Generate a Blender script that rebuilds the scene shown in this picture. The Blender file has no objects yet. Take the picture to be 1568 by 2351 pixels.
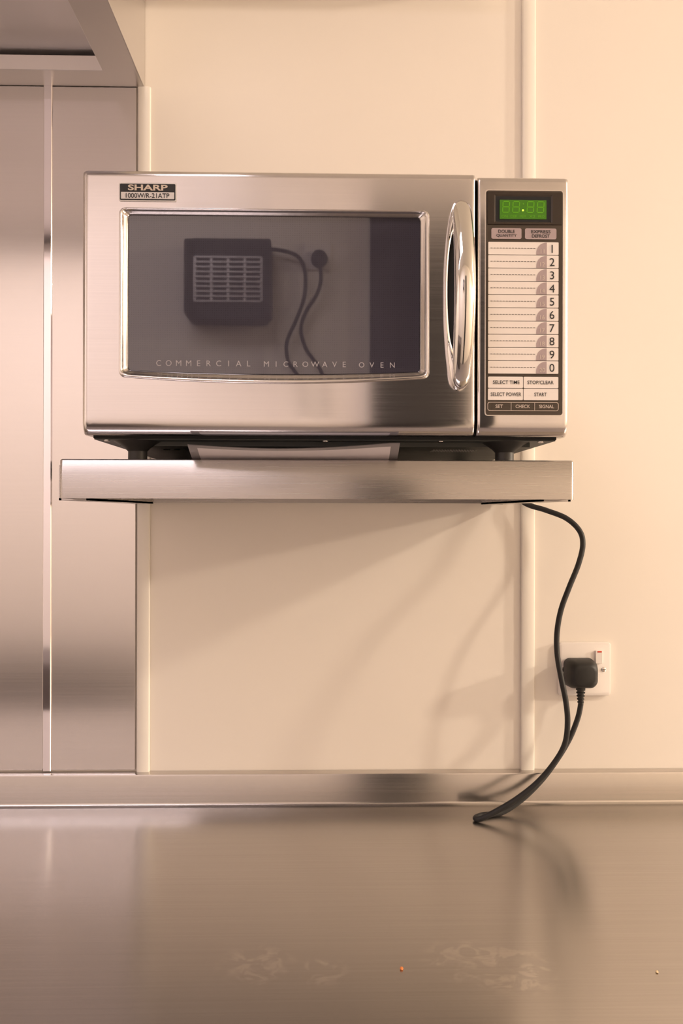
import bpy, bmesh, math, random
from mathutils import Vector, Matrix
random.seed(3)
scene = bpy.context.scene
COL = scene.collection

# ------------------------------------------------------------------ camera
F = 2000.0; CX, CY = 784.0, 1175.5
CAM = Vector((0.0, -1.389, 1.37))
YAW, ROLL = 0.0229, 0.002
fwd = Vector((math.sin(YAW), math.cos(YAW), 0))
r0 = Vector((math.cos(YAW), -math.sin(YAW), 0)); u0 = Vector((0, 0, 1))
rt = r0*math.cos(ROLL) + u0*math.sin(ROLL)
up = -r0*math.sin(ROLL) + u0*math.cos(ROLL)
cd = bpy.data.cameras.new('camera'); cam = bpy.data.objects.new('camera', cd)
COL.objects.link(cam)
M = Matrix((rt, up, -fwd)).transposed().to_4x4(); M.translation = CAM
cam.matrix_world = M
cd.sensor_fit = 'VERTICAL'; cd.sensor_height = 36; cd.lens = 36*F/2351
cd.clip_start = 0.02
scene.camera = cam

def U(px, py, Y):
    d = rt*((px-CX)/F) + up*((CY-py)/F) + fwd
    return CAM + d*((Y-CAM.y)/d.y)

# ------------------------------------------------------------------ materials
def S(c):
    return tuple(((v/255)/12.92 if v/255 <= .04045 else ((v/255+.055)/1.055)**2.4) for v in c) + (1,)
MATS = {}
def mat(name, color, metal=0, rough=.5, nscale=(30, 30, 30), nrough=.05, ncol=.04, bump=0.0, emis=0, aniso=0, ior=1.5, coat=0, spec=.5, axis='Z', rot=.25):
    m = bpy.data.materials.new(name); m.use_nodes = True
    nt = m.node_tree; b = nt.nodes['Principled BSDF']
    tc = nt.nodes.new('ShaderNodeTexCoord'); mp = nt.nodes.new('ShaderNodeMapping')
    mp.inputs['Scale'].default_value = nscale
    nz = nt.nodes.new('ShaderNodeTexNoise'); nz.inputs['Scale'].default_value = 1.0; nz.inputs['Detail'].default_value = 4
    nt.links.new(tc.outputs['Object'], mp.inputs[0]); nt.links.new(mp.outputs[0], nz.inputs['Vector'])
    mx = nt.nodes.new('ShaderNodeMix'); mx.data_type = 'RGBA'
    c = color
    mx.inputs[6].default_value = (c[0]*(1-ncol), c[1]*(1-ncol), c[2]*(1-ncol), 1)
    mx.inputs[7].default_value = (min(1, c[0]*(1+ncol)), min(1, c[1]*(1+ncol)), min(1, c[2]*(1+ncol)), 1)
    nt.links.new(nz.outputs['Fac'], mx.inputs[0]); nt.links.new(mx.outputs[2], b.inputs['Base Color'])
    mr = nt.nodes.new('ShaderNodeMapRange')
    mr.inputs['To Min'].default_value = max(0, rough-nrough); mr.inputs['To Max'].default_value = rough+nrough
    nt.links.new(nz.outputs['Fac'], mr.inputs['Value']); nt.links.new(mr.outputs[0], b.inputs['Roughness'])
    b.inputs['Metallic'].default_value = metal
    b.inputs['IOR'].default_value = ior
    b.inputs['Coat Weight'].default_value = coat
    b.inputs['Specular IOR Level'].default_value = spec
    if bump:
        bp = nt.nodes.new('ShaderNodeBump'); bp.inputs['Strength'].default_value = bump; bp.inputs['Distance'].default_value = .001
        nt.links.new(nz.outputs['Fac'], bp.inputs['Height']); nt.links.new(bp.outputs[0], b.inputs['Normal'])
    if aniso:
        b.inputs['Anisotropic'].default_value = aniso
        tg = nt.nodes.new('ShaderNodeTangent'); tg.direction_type = 'RADIAL'; tg.axis = axis
        nt.links.new(tg.outputs[0], b.inputs['Tangent']); b.inputs['Anisotropic Rotation'].default_value = rot
    if emis:
        nt.links.new(mx.outputs[2], b.inputs['Emission Color']); b.inputs['Emission Strength'].default_value = emis
    MATS[name] = m
    return m

wall_m = mat('wall_cladding_cream', (.80, .735, .665), rough=.32, nscale=(2.5, 2.5, 2.5), nrough=.06, ncol=.015, spec=.35)
ceil_m = mat('ceiling_white', (.8, .77, .72), rough=.7)
floor_m = mat('floor_vinyl', (.22, .19, .18), rough=.45, nscale=(40, 40, 40), ncol=.15)
trim_m = mat('trim_plastic', (.82, .77, .70), rough=.30, nscale=(3, 3, 3), ncol=.01)
steel = mat('brushed_steel_door', (.71, .68, .675), 1, .13, (6, 500, 700), .03, .07, 0, aniso=.9)
steel_lip = mat('brushed_steel_lip', (.50, .47, .45), 1, .27, (8, 20, 900), .02, .09, 0, aniso=.75)
steel_wall = mat('steel_sheet', (.76, .725, .70), 1, .21, (4, 200, 500), .02, .03, 0, aniso=.5, rot=.0)
steel_hood = mat('steel_hood', (.72, .69, .67), 1, .34, (3, 3, 3), .02, .03, 0)
steel_baffle = mat('steel_baffle', (.84, .81, .82), 1, .42, (3, 3, 3), .02, .03, 0)
chrome = mat('chrome', (.80, .78, .75), 1, .06, (50, 50, 50), .02, .02)
chrome2 = mat('satin_chrome', (.76, .73, .71), 1, .14, (50, 50, 50), .03, .03)
strip_m = mat('polished_strip', (.92, .89, .92), 1, .06, (3, 3, 3), .02, .03)
dark_m = mat('dark_plastic', (.025, .023, .022), rough=.4)
base_m = mat('dark_painted_base', (.045, .048, .043), rough=.45)
hole_m = mat('black_recess', (.006, .006, .006), rough=.8)
cord_m = mat('black_rubber', (.016, .015, .015), rough=.5, nscale=(200, 200, 200), spec=.3)
plug_m = mat('black_plug', (.018, .017, .016), rough=.5, nscale=(200, 200, 200), bump=.03, spec=.35)
plate_m = mat('white_socket', (.80, .74, .70), rough=.25, ncol=.01)
red_m = mat('red_mark', (.6, .06, .03), rough=.4)
fascia_m = mat('fascia_brown', S((66, 56, 46)), rough=.3)
bezel_m = mat('display_bezel', S((46, 36, 28)), rough=.2)
key_m = mat('key_cream', (.80, .73, .66), rough=.4, ncol=.02)
lilac_m = mat('key_lilac', S((168, 150, 148)), rough=.4)
ink_m = mat('ink_black', (.012, .012, .012), rough=.5)
inkw_m = mat('ink_pale', S((205, 190, 175)), rough=.5)
lcd_m = mat('lcd_green', S((54, 104, 4)), rough=.3, emis=.30)
seg_m = mat('lcd_segment', S((78, 138, 6)), rough=.3, emis=.36)
dot_m = mat('lcd_dot', S((190, 255, 60)), rough=.3, emis=2.0)
silver_m = mat('silver_print', (.66, .63, .61), .3, .4)
letter_m = mat('glass_lettering', (.40, .37, .38), rough=.5)
paper_m = mat('laminated_paper', (.70, .65, .68), rough=.3, ncol=.03)
film_m = mat('laminate_film', (.28, .26, .27), rough=.15)
orange_m = mat('crumb_orange', (.55, .17, .04), rough=.7, ncol=.3)
crumb_m = mat('crumb_cream', (.6, .45, .25), rough=.7, ncol=.3)
heater_m = mat('heater_dark', (.03, .03, .032), rough=.5, spec=.3)
grille_m = mat('heater_grille', (.40, .38, .37), .8, .35)
door_m = mat('door_dark', (.02, .019, .02), rough=.45)
cab_m = mat('cabinet_dark', (.12, .10, .092), rough=.45)

# window glass : dark tinted glass with perforated screen dots behind
glass = mat('oven_glass', (.050, .043, .050), rough=.023, nrough=.004, ior=1.9)
nt = glass.node_tree; b = nt.nodes['Principled BSDF']
tc = nt.nodes.new('ShaderNodeTexCoord')
vo = nt.nodes.new('ShaderNodeTexVoronoi'); vo.inputs['Scale'].default_value = 420; vo.inputs['Randomness'].default_value = 0.05
nt.links.new(tc.outputs['Object'], vo.inputs['Vector'])
rp = nt.nodes.new('ShaderNodeValToRGB'); rp.color_ramp.elements[0].position = .25; rp.color_ramp.elements[1].position = .5
rp.color_ramp.elements[0].color = (.018, .016, .023, 1); rp.color_ramp.elements[1].color = (.050, .045, .060, 1)
nt.links.new(vo.outputs['Distance'], rp.inputs[0]); nt.links.new(rp.outputs[0], b.inputs['Base Color'])

# worktop : brushed steel with smears
def make_worktop(cz):
    m = bpy.data.materials.new('worktop_steel'); m.use_nodes = True
    nt = m.node_tree; b = nt.nodes['Principled BSDF']; L = nt.links.new
    geo = nt.nodes.new('ShaderNodeNewGeometry')
    mp = nt.nodes.new('ShaderNodeMapping'); mp.inputs['Scale'].default_value = (4, 320, 320)
    nz = nt.nodes.new('ShaderNodeTexNoise'); nz.inputs['Scale'].default_value = 1; nz.inputs['Detail'].default_value = 3
    L(geo.outputs['Position'], mp.inputs[0]); L(mp.outputs[0], nz.inputs['Vector'])
    n2 = nt.nodes.new('ShaderNodeTexNoise'); n2.inputs['Scale'].default_value = 3; n2.inputs['Detail'].default_value = 2
    L(geo.outputs['Position'], n2.inputs['Vector'])
    n3 = nt.nodes.new('ShaderNodeTexNoise'); n3.inputs['Scale'].default_value = 30; n3.inputs['Detail'].default_value = 3; n3.inputs['Distortion'].default_value = 2.5
    L(geo.outputs['Position'], n3.inputs['Vector'])
    th = nt.nodes.new('ShaderNodeMapRange'); th.inputs['From Min'].default_value = .48; th.inputs['From Max'].default_value = .60
    L(n3.outputs['Fac'], th.inputs['Value'])
    acc = None
    for (px, py, r) in ((1070, 2205, .05), (1170, 2225, .055), (590, 2215, .045), (740, 2230, .03)):
        t = (cz-CAM.z)/((up*((CY-py)/F)).z + (rt*((px-CX)/F)).z)
        p = CAM + (rt*((px-CX)/F)+up*((CY-py)/F)+fwd)*t
        vm = nt.nodes.new('ShaderNodeVectorMath'); vm.operation = 'DISTANCE'; vm.inputs[1].default_value = p
        L(geo.outputs['Position'], vm.inputs[0])
        mr = nt.nodes.new('ShaderNodeMapRange'); mr.inputs['From Min'].default_value = r; mr.inputs['From Max'].default_value = r*.6
        L(vm.outputs['Value'], mr.inputs['Value'])
        if acc is None: acc = mr.outputs[0]
        else:
            a = nt.nodes.new('ShaderNodeMath'); a.operation = 'MAXIMUM'; L(acc, a.inputs[0]); L(mr.outputs[0], a.inputs[1]); acc = a.outputs[0]
    mu = nt.nodes.new('ShaderNodeMath'); mu.operation = 'MULTIPLY'; L(acc, mu.inputs[0]); L(th.outputs[0], mu.inputs[1])
    mu2 = nt.nodes.new('ShaderNodeMath'); mu2.operation = 'MULTIPLY'; L(mu.outputs[0], mu2.inputs[0]); mu2.inputs[1].default_value = .26
    mx = nt.nodes.new('ShaderNodeMix'); mx.data_type = 'RGBA'
    mx.inputs[6].default_value = (.46, .43, .405, 1); mx.inputs[7].default_value = (.54, .51, .48, 1)
    L(nz.outputs['Fac'], mx.inputs[0])
    mx2 = nt.nodes.new('ShaderNodeMix'); mx2.data_type = 'RGBA'; mx2.inputs[7].default_value = (.85, .79, .72, 1)
    L(mu2.outputs[0], mx2.inputs[0]); L(mx.outputs[2], mx2.inputs[6]); L(mx2.outputs[2], b.inputs['Base Color'])
    mr = nt.nodes.new('ShaderNodeMapRange'); mr.inputs['To Min'].default_value = .22; mr.inputs['To Max'].default_value = .27
    L(n2.outputs['Fac'], mr.inputs['Value']); L(mr.outputs[0], b.inputs['Roughness'])
    b.inputs['Metallic'].default_value = 1
    b.inputs['Anisotropic'].default_value = .75
    tg = nt.nodes.new('ShaderNodeTangent'); tg.direction_type = 'RADIAL'; tg.axis = 'Y'
    L(tg.outputs[0], b.inputs['Tangent']); b.inputs['Anisotropic Rotation'].default_value = 0.25
    return m

# ------------------------------------------------------------------ mesh builder
class MB:
    def __init__(s): s.v = []; s.f = []; s.m = []; s.mats = []
    def mi(s, m):
        if m not in s.mats: s.mats.append(m)
        return s.mats.index(m)
    def add(s, vs, fs, m):
        o = len(s.v); s.v += [Vector(p) for p in vs]; i = s.mi(m)
        for f in fs: s.f.append([o+k for k in f]); s.m.append(i)
        return s
    def box(s, x0, x1, y0, y1, z0, z1, m):
        if x0 > x1: x0, x1 = x1, x0
        if y0 > y1: y0, y1 = y1, y0
        if z0 > z1: z0, z1 = z1, z0
        vs = [(x, y, z) for x in (x0, x1) for y in (y0, y1) for z in (z0, z1)]
        return s.add(vs, [(0, 1, 3, 2), (4, 6, 7, 5), (0, 4, 5, 1), (2, 3, 7, 6), (0, 2, 6, 4), (1, 5, 7, 3)], m)
    def prism(s, pts, y0, y1, m):   # pts list of (x,z)
        n = len(pts)
        vs = [(p[0], y0, p[1]) for p in pts] + [(p[0], y1, p[1]) for p in pts]
        fs = [list(range(n)), list(range(2*n-1, n-1, -1))] + [(i, i+n, (i+1) % n+n, (i+1) % n) for i in range(n)]
        return s.add(vs, fs, m)
    def loops(s, loops, m, close=True, cap0=False, cap1=False):
        n = len(loops[0]); vs = [p for l in loops for p in l]; fs = []
        for j in range(len(loops)-1):
            for i in range(n if close else n-1):
                a = j*n+i; c = j*n+(i+1) % n
                fs.append((a, c, c+n, a+n))
        if cap0: fs.append(list(range(n-1, -1, -1)))
        if cap1: fs.append([(len(loops)-1)*n+i for i in range(n)])
        return s.add(vs, fs, m)
    def tube(s, pts, rad, m, seg=14, steps=8):
        P = catmull(pts, steps)
        R = rad if callable(rad) else (lambda t: rad)
        prev = None; loops = []
        for i, p in enumerate(P):
            t = (P[min(i+1, len(P)-1)]-P[max(i-1, 0)]).normalized()
            if prev is None:
                a = t.orthogonal().normalized()
            else:
                a = (prev - t*prev.dot(t)).normalized()
            prev = a; bb = t.cross(a); r = R(i/(len(P)-1))
            loops.append([p+a*r*math.cos(2*math.pi*k/seg)+bb*r*math.sin(2*math.pi*k/seg) for k in range(seg)])
        return s.loops(loops, m, cap0=True, cap1=True)
    def revolve(s, c, prof, m, seg=28, axis='Z'):
        loops = []
        for r, h in prof:
            if axis == 'Z': loops.append([Vector((c[0]+r*math.cos(2*math.pi*k/seg), c[1]+r*math.sin(2*math.pi*k/seg), c[2]+h)) for k in range(seg)])
            else: loops.append([Vector((c[0]+r*math.cos(2*math.pi*k/seg), c[1]+h, c[2]+r*math.sin(2*math.pi*k/seg))) for k in range(seg)])
        return s.loops(loops, m, cap0=True, cap1=True)
    def text(s, body, x0, x1, z0, z1, y, m, bold=0.0, uniform=False):
        c = bpy.data.curves.new('t', 'FONT'); c.body = body; c.offset = bold; c.resolution_u = 4
        o = bpy.data.objects.new('t', c); COL.objects.link(o)
        dg = bpy.context.evaluated_depsgraph_get(); me = bpy.data.meshes.new_from_object(o.evaluated_get(dg))
        vs = [v.co.copy() for v in me.vertices]; fs = [list(p.vertices) for p in me.polygons]
        bpy.data.objects.remove(o); bpy.data.curves.remove(c); bpy.data.meshes.remove(me)
        if not vs: return s
        ax0 = min(v.x for v in vs); ax1 = max(v.x for v in vs); az0 = min(v.y for v in vs); az1 = max(v.y for v in vs)
        sz = (z1-z0)/(az1-az0); sx = sz if uniform else (x1-x0)/(ax1-ax0)
        cx = (x0+x1)/2; ac = (ax0+ax1)/2
        return s.add([(cx+(v.x-ac)*sx, y, z0+(v.y-az0)*sz) for v in vs], fs, m)

def catmull(pts, steps):
    pts = [Vector(p) for p in pts]
    if len(pts) < 3 or steps < 2: return pts
    out = []
    for i in range(len(pts)-1):
        p0 = pts[max(i-1, 0)]; p1 = pts[i]; p2 = pts[i+1]; p3 = pts[min(i+2, len(pts)-1)]
        for k in range(steps):
            t = k/steps
            out.append(.5*((2*p1)+(-p0+p2)*t+(2*p0-5*p1+4*p2-p3)*t*t+(-p0+3*p1-3*p2+p3)*t**3))
    out.append(pts[-1]); return out

WC = {}
def obj(mb, name, parent=None, bevel=0, smooth=35, label=None, category=None, group=None, kind=None, origin=None, seg=3, fixn=True):
    me = bpy.data.meshes.new(name)
    xs = [v.x for v in mb.v]; ys = [v.y for v in mb.v]; zs = [v.z for v in mb.v]
    c = origin or Vector(((min(xs)+max(xs))/2, (min(ys)+max(ys))/2, (min(zs)+max(zs))/2))
    me.from_pydata([v-c for v in mb.v], [], mb.f)
    for m in mb.mats: me.materials.append(m)
    for p, i in zip(me.polygons, mb.m): p.material_index = i
    if fixn:
        bm = bmesh.new(); bm.from_mesh(me); bmesh.ops.recalc_face_normals(bm, faces=bm.faces); bm.to_mesh(me); bm.free()
    me.update()
    if smooth:
        me.polygons.foreach_set('use_smooth', [True]*len(me.polygons)); me.set_sharp_from_angle(angle=math.radians(smooth))
    o = bpy.data.objects.new(name, me); COL.objects.link(o)
    if parent: o.parent = parent; o.location = c-WC[parent.name]
    else: o.location = c
    WC[o.name] = c.copy()
    if bevel:
        b = o.modifiers.new('bevel', 'BEVEL'); b.width = bevel; b.segments = seg; b.limit_method = 'ANGLE'
        b.harden_normals = False
    if label: o['label'] = label
    if category: o['category'] = category
    if group: o['group'] = group
    if kind: o['kind'] = kind
    return o
def empty(name, loc, label, category, group=None):
    o = bpy.data.objects.new(name, None); COL.objects.link(o); o.location = loc; o.empty_display_size = .05
    WC[o.name] = Vector(loc); o['label'] = label; o['category'] = category
    if group: o['group'] = group
    return o
def rrect(x0, x1, z0, z1, r, n=8, sag=0, dense=0):
    if x0 > x1: x0, x1 = x1, x0
    if z0 > z1: z0, z1 = z1, z0
    pts = []
    for cx, cz, a in ((x1-r, z1-r, 0), (x0+r, z1-r, 90), (x0+r, z0+r, 180), (x1-r, z0+r, 270)):
        for k in range(n+1):
            t = math.radians(a+90*k/n); pts.append((cx+r*math.cos(t), cz+r*math.sin(t)))
    if dense:
        o = []
        for i in range(len(pts)):
            a = pts[i]; b = pts[(i+1) % len(pts)]; d = math.dist(a, b); k = max(1, int(d/dense))
            o += [(a[0]+(b[0]-a[0])*j/k, a[1]+(b[1]-a[1])*j/k) for j in range(k)]
        pts = o
    if sag:
        xc = (x0+x1)/2; hw = (x1-x0)/2; zm = (z0+z1)/2
        pts = [(x, z - sag*(1-((x-xc)/hw)**2)*max(0, min(1, (zm-z)/(zm-z0)))) for x, z in pts]
    return pts
def ray(poly, c, ang):
    dx, dz = math.cos(ang), math.sin(ang); best = None
    for i in range(len(poly)):
        a = poly[i]; b = poly[(i+1) % len(poly)]
        ex, ez = b[0]-a[0], b[1]-a[1]; den = dx*ez-dz*ex
        if abs(den) < 1e-14: continue
        wx, wz = a[0]-c[0], a[1]-c[1]
        t = (wx*ez-wz*ex)/den; u = (wx*dz-wz*dx)/den
        if t > 0 and -1e-9 <= u <= 1+1e-9 and (best is None or t > best): best = t
    return (c[0]+dx*best, c[1]+dz*best)

# ------------------------------------------------------------------ room
XL, XR = -2.3, 6.4; YB = -2.30; ZC = 2.66
def slab(name, *a):
    m = a[-1]; mb = MB().box(*a[:-1], m); return obj(mb, name, kind='structure', smooth=0)
slab('wall_north', XL, XR, 0, .1, 0, ZC, wall_m)
slab('wall_south', XL, XR, YB-.1, YB, 0, ZC, wall_m)
slab('wall_west', XL-.1, XL, YB-.1, .1, 0, ZC, wall_m)
slab('wall_east', XR, XR+.1, YB-.1, .1, 0, ZC, wall_m)
slab('floor', XL-.1, XR+.1, YB-.1, .1, -.1, 0, floor_m)
slab('ceiling', XL-.1, XR+.1, YB-.1, .1, ZC, ZC+.1, ceil_m)

H_CT = U(784, 1849, -.02).z           # worktop height
UPT = U(784, 1776, -.02).z            # upstand top
HOODZ = U(160, 201, 0).z
def vstrip(name, pxa, pxb, z0, z1, dep, m, py=1000, bev=.2):
    xa, xb = U(pxa, py, 0).x, U(pxb, py, 0).x
    w = xb-xa
    prof = [(xa, -.0005), (xa, -dep*.5), (xa+w*bev*.3, -dep*.85), (xa+w*bev, -dep), (xb-w*bev, -dep), (xb-w*bev*.3, -dep*.85), (xb, -dep*.5), (xb, -.0005)]
    mb = MB(); mb.loops([[Vector((x, y, z)) for x, y in prof] for z in (z0, z1)], m, cap0=True, cap1=True)
    return obj(mb, name, kind='structure', smooth=25)
vstrip('trim_1', 316, 346, UPT, HOODZ, .007, trim_m)
vstrip('trim_2', 1196, 1227, UPT, ZC, .007, trim_m)
vstrip('trim_3', 101, 122, UPT+.002, HOODZ, .0075, strip_m, bev=.12)
xs = U(313, 1000, 0).x; xm = U(112, 1000, 0).x
mb = MB().box(xm, xs, -.0045, -.0008, UPT+.003, HOODZ-.001, steel_wall)
obj(mb, 'steel_splashback', label='brushed stainless steel wall sheet behind the worktop beside the cream wall', category='wall panel', smooth=0, bevel=.0006)
mb = MB().box(XL+.3, xm-.0004, -.0045, -.0008, UPT+.003, HOODZ-.001, steel_wall)
obj(mb, 'steel_splashback', label='wide brushed stainless steel wall sheet beneath the extractor hood', category='wall panel', smooth=0, bevel=.0006)

# ------------------------------------------------------------------ extractor hood
HX = U(333, 200, 0).x; HYF = -.95; HXL = XL+.25
hood = empty('extractor_hood', (HX-.6, -.4, HOODZ), 'stainless steel extractor hood with drip gutter mounted on the wall', 'extractor hood')
mb = MB(); g = .052; t = .0015
zt = ZC-.002; YW = -.001
mb.box(HX-t, HX, HYF, YW, HOODZ, zt, steel_hood)
mb.box(HXL, HX, HYF, HYF+t, HOODZ, zt, steel_hood)
mb.box(HXL, HXL+t, HYF, YW, HOODZ, zt, steel_hood)
mb.box(HXL, HX-t, YW-.002, YW, HOODZ, zt, steel_hood)
obj(mb, 'canopy', hood, bevel=.0005)
def frame_loops(ins, z): return [Vector((HXL+t+ins, -.003-ins, z)), Vector((HX-t-ins, -.003-ins, z)), Vector((HX-t-ins, HYF+t+ins, z)), Vector((HXL+t+ins, HYF+t+ins, z))]
mb = MB(); mb.loops([frame_loops(0, HOODZ), frame_loops(g, HOODZ), frame_loops(g+.002, HOODZ+.022), frame_loops(g-.004, HOODZ+.022), frame_loops(g-.004, HOODZ+.003), frame_loops(0, HOODZ+.003)], steel_hood)
obj(mb, 'gutter', hood, bevel=.001, smooth=30)
mb = MB(); mb.loops([frame_loops(.002, HOODZ+.027), frame_loops(g+.010, HOODZ+.0275), frame_loops(g+.22, HOODZ+.040)], steel_baffle)
mb.add(frame_loops(g+.22, HOODZ+.040), [(0, 1, 2, 3)], steel_baffle)
obj(mb, 'baffle', hood, smooth=20)

# ------------------------------------------------------------------ unseen box added above the frame to shade the top of the wall
dz = U(1100, -18, 0).z
xd0 = HX+.02; xd1 = U(1100, 0, 0).x
mb = MB().box(xd0, xd1, -.10, -.0005, dz, ZC-.001, trim_m)
obj(mb, 'shadow_box', label='cream added unseen shadow trunking fixed high on the wall', category='blocker', bevel=.004)

# ------------------------------------------------------------------ worktop
wt = make_worktop(H_CT)
WX0, WX1 = XL+.05, 2.6
counter = empty('worktop', (0, -.33, 0), 'long brushed stainless steel worktop with upstand against the wall', 'worktop')
zc = H_CT
ust = mat('upstand_steel', (.62, .59, .565), 1, .19, (4, 20, 600), .03, .05, 0, aniso=.7)
prof = [(-.001, UPT), (-.017, UPT), (-.0192, UPT-.0008), (-.02, UPT-.003)]
cr = .006
for k in range(7):
    a = math.radians(90*k/6); prof.append((-.02-cr+cr*math.cos(a), zc+cr-cr*math.sin(a)))
nup = len(prof)
fr = .012
for k in range(7):
    a = math.radians(90*k/6); prof.append((-.655-fr*math.sin(a), zc-fr+fr*math.cos(a)))
prof += [(-.667, zc-.045), (-.655, zc-.045), (-.655, zc-.03), (-.001, zc-.03)]
mb = MB()
n = len(prof); vs = [Vector((x, y, z)) for x in (WX0, WX1) for y, z in prof]
mb.add(vs, [(i, i+1, i+1+n, i+n) for i in range(nup-1)], ust)
mb.mi(wt)
for i in range(nup-1, n): mb.f.append([i, (i+1) % n, (i+1) % n+n, i+n]); mb.m.append(1)
mb.f.append(list(range(n))); mb.m.append(1); mb.f.append(list(range(2*n-1, n-1, -1))); mb.m.append(1)
obj(mb, 'worktop_surface', counter, smooth=40)
for lx in (WX0+.08, 0.0, WX1-.08):
    for ly in (-.08, -.6):
        mb = MB().box(lx-.02, lx+.02, ly-.02, ly+.02, 0.03, zc-.03, steel_hood)
        mb.revolve((lx, ly, 0), [(.022, 0), (.022, .012), (.012, .02), (.012, .03)], dark_m)
        obj(mb, 'leg', counter, bevel=.002)

# ------------------------------------------------------------------ wall shelf
SY = -.44
sx0 = U(136, 1100, SY).x; sx1 = U(1319, 1100, SY).x
st = U(740, 1055.5, SY).z; sb = U(740, 1145.5, SY).z
shelf = empty('wall_shelf', ((sx0+sx1)/2, 0, st), 'brushed stainless steel wall shelf with deep front lip, holding the microwave', 'shelf')
mb = MB()
out = rrect(sx0, sx1, SY, -.010, .004, 4)
mb.loops([[Vector((x, y, sb)) for x, y in out], [Vector((x, y, st-.0015)) for x, y in out], [Vector((x+(.0012 if x < 0 else -.0012), y+(.0012 if y < -.2 else -.0012), st)) for x, y in out]], steel_lip, cap1=True)
inn = rrect(sx0+.002, sx1-.002, SY+.002, -.012, .003, 4)
mb.loops([[Vector((x, y, sb)) for x, y in out], [Vector((x, y, sb)) for x, y in inn], [Vector((x, y, st-.003)) for x, y in inn]], steel_lip, cap1=True)
obj(mb, 'shelf_board', shelf, smooth=50)
for pxa in (330, 1126):
    xa = U(pxa, 1150, 0).x
    mb = MB()
    mb.box(xa-.017, xa+.017, SY+.05, -.012, sb-.0016, sb+.001, steel_lip)
    mb.box(xa-.017, xa-.014, SY+.05, -.012, sb-.0016, st-.004, steel_lip)
    mb.box(xa+.014, xa+.017, SY+.05, -.012, sb-.0016, st-.004, steel_lip)
    mb.box(xa-.017, xa+.017, -.013, -.0075, sb-.002, st-.004, steel_lip)
    obj(mb, 'bracket', shelf, smooth=0)

# ------------------------------------------------------------------ microwave
YF = -.462
def X(px): return U(px, 700, YF).x
def Z(py): return U(746, py, YF).z
mx0, mx1, mz0, mz1 = X(186), X(1306.5), Z(999), Z(393)
px_m = (X(1100)-X(400))/700
mw = empty('microwave_oven', ((mx0+mx1)/2, YF+.2, st), 'stainless steel commercial microwave oven with chrome handle on the wall shelf', 'microwave')
mb = MB().box(mx0+.006, mx1-.006, YF+.034, YF+.40, mz0+.004, mz1-.002, steel)
obj(mb, 'casing', mw, bevel=.004)
mb = MB()
bz = mz0-.0005
mb.box(mx0+.008, mx1-.008, YF+.024, YF+.395, bz-.003, mz0+.006, base_m)
mb.box(mx0+.03, mx1-.03, YF+.05, YF+.37, bz-.008, bz-.002, base_m)
mb.box(mx0+.008, mx1-.008, YF+.020, YF+.026, bz-.002, mz0+.004, hole_m)  # black strip stands in for the shade in the gap under the front
for sxp in (230, 748, 1021, 1258):
    xx = X(sxp); mb.revolve((xx, YF+.03, bz-.0045), [(.0022, 0), (.0035, .0006), (.0035, .0016)], chrome2, seg=12)
for i in range(16):
    for j in range(5):
        xx = X(1020)+.0033*i+.0015*(j % 2); yy = YF+.09+j*.007
        mb.box(xx, xx+.0018, yy, yy+.004, bz-.0086, bz-.0078, grille_m)
for i in range(4):
    xx = X(345)+.012*i; mb.revolve((xx, YF+.10, bz-.0088), [(.004, 0), (.004, .001)], hole_m, seg=14)
obj(mb, 'base', mw, smooth=30)
for fx in (316, 1158):
    for fy in (YF+.05, YF+.36):
        xx = U(fx, 1045, YF+.05).x
        h = bz-.002-st
        mb = MB().revolve((xx, fy, st), [(.0095, 0), (.0105, .001), (.0105, h*.45), (.014, h*.62), (.022, h*.85), (.028, h)], dark_m)
        obj(mb, 'foot', mw, smooth=40)

def prof_y(d, r): return 0 if d >= r else r*(1-math.sqrt(max(0, 1-(1-max(d, 0)/r)**2)))
def yfront(x, z, x0, x1, z0, z1, rl, rr, rb, rtp):
    return YF + prof_y(x-x0, rl)+prof_y(x1-x, rr)+prof_y(z-z0, rb)*.8+prof_y(z1-z, rtp)
# door
dx0, dx1 = X(186), X(1091.5)
rad = (.008, .003, .016, .007)
W0 = rrect(X(273), X(986), Z(868), Z(481), .0065, 8, sag=.0065, dense=.004)
W1 = rrect(X(292), X(965), Z(850), Z(494), .0035, 6, sag=.0035, dense=.004)
cen = ((X(292)+X(965))/2, (Z(850)+Z(494))/2)
OUT = rrect(dx0, dx1, mz0, mz1, .0025, 5)
angs = [2*math.pi*k/260 for k in range(260)]
for poly in (OUT, W0, W1):
    for p in poly: angs.append(math.atan2(p[1]-cen[1], p[0]-cen[0]) % (2*math.pi))
angs = sorted(set(round(a, 5) for a in angs))
ro = [ray(OUT, cen, a) for a in angs]; rw0 = [ray(W0, cen, a) for a in angs]; rw1 = [ray(W1, cen, a) for a in angs]
loops = []
for tt in (0, .15, .3, .45, .6, .7, .76, .8, .83, .86, .885, .905, .92, .935, .95, .962, .972, .98, .988, .994, 1):
    l = []
    for a, c in zip(rw0, ro):
        x = a[0]+(c[0]-a[0])*tt; z = a[1]+(c[1]-a[1])*tt
        l.append(Vector((x, yfront(x, z, dx0, dx1, mz0, mz1, *rad), z)))
    loops.append(l)
loops.append([Vector((p[0], YF+.033, p[1])) for p in ro])
mb = MB(); mb.loops([[Vector((p[0], YF+.012, p[1])) for p in rw0]]+loops, steel, cap1=True)
door = obj(mb, 'door', mw, smooth=40)
mb = MB(); L = []
for s_, y_ in ((-.02, .004), (0, 0), (.08, -.0016), (.2, -.0022), (.32, -.0016), (.42, .0005), (.6, .0025), (.85, .0048), (1.0, .0068), (1.0, .009)):
    L.append([Vector((a[0]+(c[0]-a[0])*s_, YF+y_, a[1]+(c[1]-a[1])*s_)) for a, c in zip(rw0, rw1)])
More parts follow.
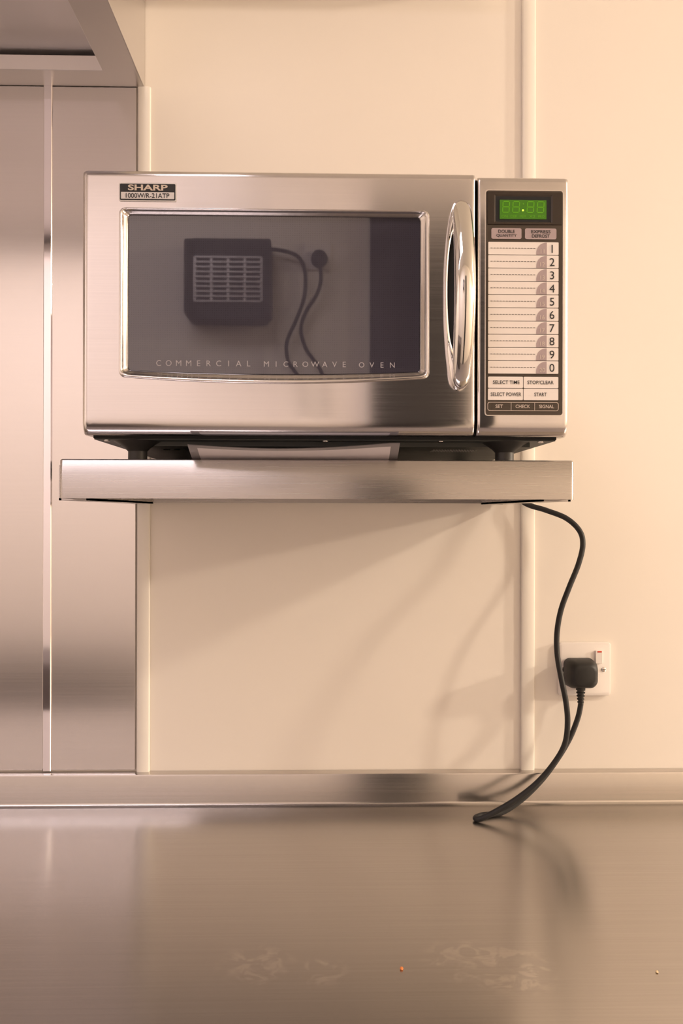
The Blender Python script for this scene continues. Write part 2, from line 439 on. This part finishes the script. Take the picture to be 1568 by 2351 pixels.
mb.loops(L, chrome2)
obj(mb, 'window_frame', door, label='polished raised metal window surround', smooth=70)
# glass + lettering
GY = YF+.0066
mb = MB()
mb.prism([(p[0], p[1]) for p in rw1], GY, GY+.003, glass)
def spaced(word, a, c, y0p, y1p):
    n = len(word)
    for i, ch in enumerate(word):
        px = a+(c-a)*i/(n-1)
        mb.text(ch, X(px-4), X(px+4), Z(y1p), Z(y0p), GY-.0003, letter_m, uniform=True)
spaced('COMMERCIAL', 362, 570, 827, 840); spaced('MICROWAVE', 611, 791, 828, 840.5); spaced('OVEN', 831, 902, 829, 841)
obj(mb, 'window', door, label='dark tinted glass with pale spaced lettering', smooth=0)
# badge
mb = MB()
mb.prism(rrect(X(273), X(405), Z(467), Z(425), .0016, 5), YF-.0010, YF+.001, silver_m)
mb.prism(rrect(X(275.5), X(402.5), Z(464.5), Z(427.5), .0010, 5), YF-.0013, YF, ink_m)
mb.prism(rrect(X(278), X(400), Z(462), Z(446.5), .0003, 2), YF-.0015, YF, silver_m)
mb.text('SHARP', X(294), X(385), Z(443), Z(429.5), YF-.0018, inkw_m, bold=.03)
mb.text('1000W/R-21ATP', X(289), X(389), Z(460), Z(449), YF-.0018, ink_m, bold=.008)
obj(mb, 'badge', door, label='small black and silver name badge', smooth=0)
# handle
def lens(xc, zc_, zh, wl, wr, n=48):
    pts = []
    for k in range(n):
        a = 2*math.pi*k/n; c, s_ = math.cos(a), math.sin(a)
        w = wr if c > 0 else wl
        pts.append((xc+w*math.copysign(abs(c)**.85, c), zc_+zh*math.copysign(abs(s_)**1.0, s_)))
    return pts
hz0, hz1 = Z(895), Z(461); hzc = (hz0+hz1)/2; hh = (hz1-hz0)/2
mb = MB(); hxc = X(1050); pl = []
LO = lens(hxc, hzc, hh, px_m*32, px_m*32); LI = lens(X(1045), Z(668), hh*.62, px_m*19, px_m*20)
for s_, y_ in ((0, .001), (0, -.004), (.12, -.0065), (.4, -.0085), (.8, -.008), (1.0, -.0055), (1.03, -.0012)):
    pl.append([Vector((a[0]+(c[0]-a[0])*s_, YF+y_, a[1]+(c[1]-a[1])*s_)) for a, c in zip(LO, LI)])
mb.loops(pl, chrome)
mb.add([Vector((x, YF-.0014, z)) for x, z in LI], [list(range(48))], hole_m)
gl = []; N = 64
for i in range(N+1):
    t_ = (1-math.cos(math.pi*i/N))/2; z = hz0+.001+(hz1-hz0-.002)*t_
    s_ = math.sin(math.pi*t_); y = YF-.004-.032*s_**.7
    e_ = min(1, math.sin(math.pi*t_)/.22); e_ = math.sqrt(max(0, 1-(1-e_)**2))
    wx = (.0098+.0014*s_)*max(.06, e_); wy = (.0060+.0025*s_)*max(.1, e_)
    e = .006; t2 = min(1, t_+e); t1 = max(0, t_-e)
    dy = -.032*(max(0, math.sin(math.pi*t2))**.7-max(0, math.sin(math.pi*t1))**.7); dzz = (hz1-hz0)*(t2-t1)
    T = Vector((0, dy, dzz)).normalized(); Nn = Vector((1, 0, 0)).cross(T)
    xc = X(1055)
    gl.append([Vector((xc, y, z))+Vector((1, 0, 0))*wx*math.cos(2*math.pi*k/28)+Nn*wy*math.sin(2*math.pi*k/28) for k in range(28)])
mb.loops(gl, chrome, cap0=True, cap1=True)
obj(mb, 'handle', door, label='bowed polished chrome handle', smooth=60)

# control panel body
cx0, cx1 = X(1096.5), X(1306.5)
cz1 = Z(400)
def gridv(a, b, rl, rr, n):
    out = []
    for k in range(7): out.append(a+rl*(1-math.cos(math.pi/2*k/6)))
    for k in range(1, n): out.append(a+rl+(b-a-rl-rr)*k/n)
    for k in range(7): out.append(b-rr+rr*math.sin(math.pi/2*k/6))
    return out
gx = gridv(cx0, cx1, .003, .005, 4); gz = gridv(mz0, cz1, .016, .006, 6)
mb = MB()
vs = []; fs = []
for z in gz:
    for x in gx: vs.append(Vector((x, yfront(x, z, cx0, cx1, mz0, cz1, .003, .005, .016, .006), z)))
nx = len(gx); nz_ = len(gz)
for j in range(nz_-1):
    for i in range(nx-1): a = j*nx+i; fs.append((a, a+1, a+nx+1, a+nx))
bd = [i for i in range(nx)]+[j*nx+nx-1 for j in range(1, nz_)]+[(nz_-1)*nx+i for i in range(nx-2, -1, -1)]+[j*nx for j in range(nz_-2, 0, -1)]
o = len(vs)
for k in bd: vs.append(Vector((vs[k].x, YF+.034, vs[k].z)))
for k in range(len(bd)): a = bd[k]; c = bd[(k+1) % len(bd)]; fs.append((a, o+k, o+(k+1) % len(bd), c))
fs.append([o+k for k in range(len(bd))])
mb.add(vs, fs, steel)
mb.box(dx1+.0002, cx0-.0002, YF+.012, YF+.034, mz0+.002, cz1, hole_m)
panel = obj(mb, 'control_panel', mw, smooth=40)
def plate(mb, a, b_, c, d, r, y, m, th=.0006): mb.prism(rrect(X(a), X(b_), Z(d), Z(c), r*px_m, 5), YF+y, YF+y+th, m)
mb = MB()
plate(mb, 1113, 1293, 432, 953, 7, -.0006, chrome2, .001)
plate(mb, 1115, 1291, 434, 951, 6, -.0012, fascia_m, .001)
plate(mb, 1119, 1282, 921.5, 941.5, 5, -.0016, inkw_m)
plate(mb, 1120.2, 1280.8, 922.7, 940.3, 4.5, -.0018, fascia_m)
for q in (1173, 1227): plate(mb, q-.5, q+.5, 922, 941, .1, -.0021, inkw_m)
obj(mb, 'fascia', panel, label='dark brown membrane fascia', smooth=0)
# display
mb = MB()
mb.loops([[Vector((x, YF+y, z)) for x, z in rrect(X(a), X(b_), Z(d), Z(c), .001, 4)] for a, b_, c, d, y in ((1117, 1289, 437, 513, -.0012), (1118, 1288, 438, 512, -.0022), (1133, 1267, 444, 509, -.0022), (1137, 1263, 448, 506, -.0014))], bezel_m)
plate(mb, 1136, 1264, 447, 507, 1, -.0015, hole_m)
plate(mb, 1146, 1253, 456, 500, 1, -.0020, lcd_m)
def seg7(mb, x, y, w, h):
    t_ = 2.2; sl = 1.6
    def bar(xa, xb, ya, yb):
        off = lambda yy: (y+h-yy)/h*sl
        mb.add([(X(xa+off(yb)), YF-.0023, Z(yb)), (X(xb+off(yb)), YF-.0023, Z(yb)), (X(xb+off(ya)), YF-.0023, Z(ya)), (X(xa+off(ya)), YF-.0023, Z(ya))], [(0, 1, 2, 3)], seg_m)
    for yy in (y, y+h/2-t_/2, y+h-t_): bar(x+t_, x+w-t_, yy, yy+t_)
    for xx in (x, x+w-t_):
        bar(xx, xx+t_, y+t_, y+h/2-.8); bar(xx, xx+t_, y+h/2+.8, y+h-t_)
for xx in (1151, 1174, 1207, 1230): seg7(mb, xx, 459, 17, 27)
mb.revolve((X(1200), YF-.0023, Z(465)), [(.0007, 0), (.0007, .0002)], seg_m, 12, 'Y')
mb.revolve((X(1199), YF-.0024, Z(480)), [(.0010, 0), (.0010, .0002)], dot_m, 12, 'Y')
for i, w in enumerate(('ON', 'DEF', 'MEM', 'X2', 'PRO')):
    mb.text(w, X(1150+21*i), X(1164+21*i), Z(497), Z(491), YF-.0023, seg_m)
obj(mb, 'display', panel, label='green digital clock display in a dark bezel', smooth=0)
TY = YF-.0024
for (a, b_, t1, t2) in ((1127, 1196, 'DOUBLE', 'QUANTITY'), (1204, 1276, 'EXPRESS', 'DEFROST')):
    mb = MB(); m_ = (a+b_)/2
    pts = rrect(X(a), X(b_), Z(546), Z(521), px_m*4, 5)
    mb.prism(pts, YF-.0020, YF-.0010, lilac_m)
    hw1 = len(t1)*3.15; hw2 = len(t2)*2.9
    mb.text(t1, X(m_-hw1), X(m_+hw1), Z(532.5), Z(525), TY, ink_m, .01); mb.text(t2, X(m_-hw2), X(m_+hw2), Z(542.5), Z(535), TY, ink_m, .01)
    obj(mb, 'function_button', panel, label='lilac button reading %s %s' % (t1.lower(), t2.lower()), smooth=0)
nums = '1234567890'
for i in range(10):
    y0 = 553+30.45*i; y1 = y0+28.9
    mb = MB()
    plate(mb, 1120, 1281, y0, y1, 1.5, -.0020, key_m, .001)
    pts = [(X(1254), Z(y1)), (X(1230), Z(y1))]
    for k in range(9):
        a = math.radians(90*k/8); pts.append((X(1230+22-22*math.cos(a)), Z(y1-4-(y1-y0-5)*math.sin(a))))
    pts.append((X(1254), Z(y0+1)))
    mb.prism(pts, YF-.0022, YF-.0018, lilac_m)
    for k in range(15): mb.box(X(1125+7*k), X(1129.6+7*k), TY, TY+.0003, Z((y0+y1)/2+.3), Z((y0+y1)/2-.4), ink_m)
    mb.text(nums[i], X(1260), X(1272), Z(y1-4.5), Z(y0+6), TY, ink_m, uniform=True)
    mb.text(str(11+i), X(1238), X(1250), Z(y1-3.5), Z(y1-13), TY-.0001, inkw_m, uniform=True)
    obj(mb, 'number_key', panel, label='cream key with the number %s' % nums[i], smooth=0)
for (a, b_, c, d, t_, wa, wb) in ((1120, 1200, 863, 889, 'SELECT TIME', 1131, 1192), (1201.5, 1281, 863, 889, 'STOP/CLEAR', 1210, 1270), (1120, 1200, 890.5, 917, 'SELECT POWER', 1126, 1196), (1201.5, 1281, 890.5, 917, 'START', 1226, 1254)):
    mb = MB(); plate(mb, a, b_, c, d, 2, -.0020, key_m, .001)
    m_ = (c+d)/2
    mb.text(t_, X(wa), X(wb), Z(m_+4.2), Z(m_-4.2), TY, ink_m, .008)
    obj(mb, 'function_button', panel, label='cream button reading %s' % t_.lower(), smooth=0)
for t_, wa, wb in (('SET', 1137, 1154), ('CHECK', 1183, 1216), ('SIGNAL', 1237, 1271)):
    mb = MB(); mb.text(t_, X(wa), X(wb), Z(935.5), Z(927.5), TY, inkw_m, .008)
    plate(mb, wa-8, wb+6, 924, 939.5, 2, -.0020, fascia_m)
    obj(mb, 'function_button', panel, label='dark button reading %s' % t_.lower(), smooth=0)

# ------------------------------------------------------------------ laminated sheet under microwave
mb = MB()
lx0 = U(431, 1020, -.46).x; lx1 = U(918, 1020, -.46).x
ys = [-.462, -.456, -.450, -.443, -.436, -.43, -.42, -.40, -.36, -.31]
NX = 24
for thick in (0, .0006):
    g_ = []
    for j, y in enumerate(ys):
        u = max(0, (-.425-y)/.037); rw = []
        for i in range(NX+1):
            s_ = i/NX
            edge = .0735-.0055*math.sin(math.pi*min(1, s_*1.05))**1.0+.001*s_ - (.0012 if s_ < .5 else 0)*(1-2*s_)
            ztop = CAM.z+edge-.0015
            rw.append(Vector((lx0+(lx1-lx0)*s_, y, st+.0003+(ztop-st)*u**1.15+thick)))
        g_.append(rw)
    vs = [p for r_ in g_ for p in r_]
    inner = []; outer = []
    for j in range(len(ys)-1):
        for i in range(NX):
            f = (j*(NX+1)+i, j*(NX+1)+i+1, (j+1)*(NX+1)+i+1, (j+1)*(NX+1)+i)
            (outer if (i == 0 or i == NX-1 or j == 0) else inner).append(f)
    mb.add(vs, inner, paper_m); mb.add(vs, outer, film_m)
obj(mb, 'laminated_sheet', label='curled laminated paper sheet lying between shelf and microwave', category='paper sheet', smooth=60, fixn=False)

# ------------------------------------------------------------------ socket, plug, cord
def wbox(mb, a, b_, c, d, y0, y1, r, m, Y=0):
    p0 = U(a, d, Y); p1 = U(b_, c, Y)
    mb.prism(rrect(p0.x, p1.x, p0.z, p1.z, r, 6), y0, y1, m)
sock = empty('wall_socket', U(1343, 1598, 0), 'white single switched wall socket on the cream wall', 'socket')
mb = MB(); p0 = U(1283, 1598, -.009); p1 = U(1403, 1475, -.009)
def rr3(ins, y): return [Vector((x, y, z)) for x, z in rrect(p0.x+ins, p1.x-ins, p0.z+ins, p1.z-ins, .004, 5)]
mb.loops([rr3(0, -.0003), rr3(0, -.006), rr3(.0008, -.0082), rr3(.003, -.009)], plate_m, cap0=True, cap1=True)
obj(mb, 'face_plate', sock, smooth=35)
for (a, b_) in ((1386, 1537), (1292, 1537)):
    mb = MB(); q = U(a, b_, -.009); mb.revolve((q.x, -.0105, q.z), [(.0025, 0), (.0036, .0006), (.0036, .002)], chrome2, 18, 'Y')
    mb.box(q.x-.0026, q.x+.0026, -.0107, -.0104, q.z-.0004, q.z+.0004, ink_m)
    obj(mb, 'screw', sock, smooth=40)
mb = MB(); wbox(mb, 1366, 1381.5, 1493, 1523, -.0125, -.008, .001, plate_m, -.009); wbox(mb, 1370, 1380, 1494, 1497.5, -.0129, -.012, .0003, red_m, -.009)
obj(mb, 'switch', sock, bevel=.0006, smooth=35)
cordr = empty('power_cord', U(1335, 1615, -.03), 'black rubber power cord looping from shelf into the wall socket', 'power cord')
PY0, PY1 = -.0092, -.048
p0 = U(1301, 1580, -.03); p1 = U(1371, 1515, -.03)
mb = MB()
def pl_(ins, y, r, tp=0): return [Vector((x, y, z)) for x, z in rrect(p0.x+ins, p1.x-ins, p0.z+ins, p1.z-ins, r, 7)]
mb.loops([pl_(.001, PY0, .009), pl_(-.0005, PY0-.004, .010), pl_(0, PY0-.022, .011), pl_(.002, PY1+.008, .012), pl_(.005, PY1+.002, .012), pl_(.009, PY1, .010)], plug_m, cap0=True, cap1=True)
plugo = obj(mb, 'plug', cordr, smooth=55, label='rounded black three pin plug')
pb = U(1333, 1580, -.03)
mb = MB()
pr = [(.0070, .004), (.0072, 0)]
for k in range(5): pr += [(.0072-.0006*k, -.003-.005*k), (.0052-.0004*k, -.0036-.005*k), (.0052-.0004*k, -.0056-.005*k), (.0070-.0006*k, -.0062-.005*k)]
mb.revolve((pb.x, -.03, pb.z), pr, plug_m, 18)
obj(mb, 'strain_relief', plugo, smooth=30)
cp = [(1192, 1075, -.0055), (1184, 1125, -.0055), (1205, 1155, -.018), (1255, 1172, -.028), (1300, 1190, -.038), (1330, 1218, -.045), (1338, 1250, -.050), (1328, 1295, -.056), (1306, 1350, -.062),
      (1288, 1400, -.066), (1279, 1450, -.070), (1279, 1500, -.075), (1288, 1555, -.082), (1299, 1610, -.087), (1303, 1660, -.090), (1296, 1710, -.093),
      (1270, 1755, -.096), (1232, 1798, -.098), (1185, 1835, -.100), (1140, 1862, -.100), (1105, 1879, -.100), (1092, 1887, -.096), (1096, 1893, -.088), (1112, 1887, -.080), (1150, 1868, -.072), (1195, 1838, -.062),
      (1240, 1795, -.052), (1278, 1745, -.044), (1308, 1695, -.037), (1326, 1650, -.032), (1333, 1618, -.030), (1333, 1604, -.030)]
pts = [U(*c) for c in cp]
for p in pts: p.z = max(p.z, H_CT+.0048)
mb = MB().tube(pts, .0042, cord_m, 14, 8)
obj(mb, 'cable', cordr, smooth=60)

# crumbs
def on_counter(px, py):
    d = rt*((px-CX)/F)+up*((CY-py)/F)+fwd; return CAM+d*((H_CT-CAM.z)/d.z)
for (px, py, r, m, lab) in ((922, 2226, .0020, orange_m, 'small orange food crumb on the steel worktop'), (1508, 2233, .0016, crumb_m, 'small pale food crumb on the steel worktop')):
    bm = bmesh.new(); bmesh.ops.create_icosphere(bm, subdivisions=2, radius=r)
    c = on_counter(px, py)
    for v in bm.verts: v.co = Vector((v.co.x*.8, v.co.y*1.4, v.co.z*.6))*(1+random.uniform(-.2, .2))
    zmin = min(v.co.z for v in bm.verts); mb = MB(); bm.verts.index_update()
    mb.add([v.co+c-Vector((0, 0, zmin)) for v in bm.verts], [[v.index for v in f.verts] for f in bm.faces], m); bm.free()
    obj(mb, 'crumb', label=lab, category='crumb')

# ------------------------------------------------------------------ opposite wall items (seen mirrored in the oven glass)
YM = GY
def V(px, py, off=0):
    Yact = YB+off; v = U(px, py, 2*YM-Yact); return Vector((v.x, Yact, v.z))
heater = empty('fan_heater', V(525, 735), 'black wall mounted fan heater with slatted grille', 'heater')
a = V(432, 732, .1); c = V(612, 545, .1)
mb = MB(); mb.prism(rrect(a.x, c.x, a.z, c.z, .012, 6), YB+.001, YB+.09, heater_m)
for s_, (xa, xb) in enumerate(((422, 440), (606, 622))):
    q0 = V(xa, 722, .1); q1 = V(xb, 548, .1)
    mb.prism(rrect(q0.x, q1.x, q0.z, q1.z, .008, 6), YB+.001, YB+.105, heater_m)
obj(mb, 'heater_body', heater, bevel=.004)
mb = MB()
g0 = V(446, 690, .1); g1 = V(600, 590, .1)
for k in range(10):
    z = g0.z+(g1.z-g0.z)*k/9; mb.box(g0.x, g1.x, YB+.091, YB+.098, z-.0026, z+.0026, grille_m)
for k in range(5):
    x = g0.x+(g1.x-g0.x)*k/4; mb.box(x-.004, x+.004, YB+.089, YB+.095, g0.z, g1.z, grille_m)
obj(mb, 'grille', heater, smooth=0)
s2 = empty('wall_socket', V(728, 618), 'white wall socket near the fan heater', 'socket')
a = V(698, 618, .01); c = V(760, 558, .01)
mb = MB(); mb.prism(rrect(a.x, c.x, a.z, c.z, .004, 5), YB+.0005, YB+.009, plate_m); obj(mb, 'face_plate', s2, bevel=.001)
q = V(733, 592, .03)
mb = MB(); mb.revolve((q.x, YB+.009, q.z), [(.026, 0), (.027, .01), (.024, .03), (.018, .036)], plug_m, 24, 'Y')
obj(mb, 'plug', heater, smooth=50)
mb = MB().tube([V(*p, .035) for p in ((612, 572), (650, 576), (685, 590), (700, 625), (699, 680), (680, 735), (659, 785), (662, 830), (690, 875), (700, 940), (725, 985))], .0060, cord_m)
mb.tube([V(*p, .035) for p in ((734, 608), (737, 640), (728, 675), (703, 715), (691, 755), (702, 800), (730, 840), (748, 880), (750, 940), (725, 985))], .0060, cord_m)
obj(mb, 'cable', heater, smooth=60)
a = V(846, 2000); c = V(1075, 492)
mb = MB().box(a.x, c.x, YB, YB+.03, 0, c.z, door_m)
mb.box(a.x-.02, a.x, YB, YB+.02, 0, c.z+.02, trim_m); mb.box(c.x, c.x+.02, YB, YB+.02, 0, c.z+.02, trim_m); mb.box(a.x-.02, c.x+.02, YB, YB+.02, c.z, c.z+.02, trim_m)
obj(mb, 'door_1', kind='structure', smooth=0)
# low dark cabinets, added unseen to darken the splashback reflection
for i in range(3):
    xa = XL+.05+.56*i
    cab = empty('added_cabinet', (xa+.28, YB+.2, 0), 'dark low cabinet added out of view to darken the splashback reflection', 'cabinet')
    cab['group'] = 'added dark cabinets'
    mb = MB().box(xa, xa+.555, YB+.002, YB+.38, .08, .80, cab_m); mb.box(xa+.02, xa+.535, YB+.01, YB+.34, 0, .08, hole_m)
    obj(mb, 'body', cab, smooth=0)
    mb = MB().box(xa+.004, xa+.551, YB+.381, YB+.398, .09, .79, cab_m); cdoor = obj(mb, 'door', cab, bevel=.002)
    mb = MB().box(xa+.18, xa+.37, YB+.41, YB+.418, .73, .742, chrome2)
    mb.box(xa+.19, xa+.2, YB+.398, YB+.412, .73, .742, chrome2); mb.box(xa+.35, xa+.36, YB+.398, YB+.412, .73, .742, chrome2)
    obj(mb, 'handle', cdoor, smooth=0)

# ------------------------------------------------------------------ lights
def area(name, loc, sx, sy, power, col, rot=(0, 0, 0)):
    l = bpy.data.lights.new(name, 'AREA'); l.shape = 'RECTANGLE'; l.size = sx; l.size_y = sy; l.energy = power; l.color = col
    o = bpy.data.objects.new(name, l); COL.objects.link(o); o.location = loc; o.rotation_euler = rot; return o
WL = (1.0, .835, .655); WN = (1.0, .87, .93)
area('ceiling_or_fill_light', (5.4, -1.15, 2.52), .20, .20, 165, WL, (0, 1.1, 0))
area('ceiling_or_fill_light', (2.74, -1.15, 2.56), .17, .17, 44, WL, (0, .6, 0))
area('ceiling_or_fill_light', (-1.0, -1.38, 2.62), 1.6, .5, 32, WN)  # large soft pinkish fill added on the left, not a known fitting
w = bpy.data.worlds.new('world'); scene.world = w; w.use_nodes = True
w.node_tree.nodes['Background'].inputs[0].default_value = (1, .9, .8, 1); w.node_tree.nodes['Background'].inputs[1].default_value = .3
scene.view_settings.view_transform = 'Standard'
scene.view_settings.look = 'None'
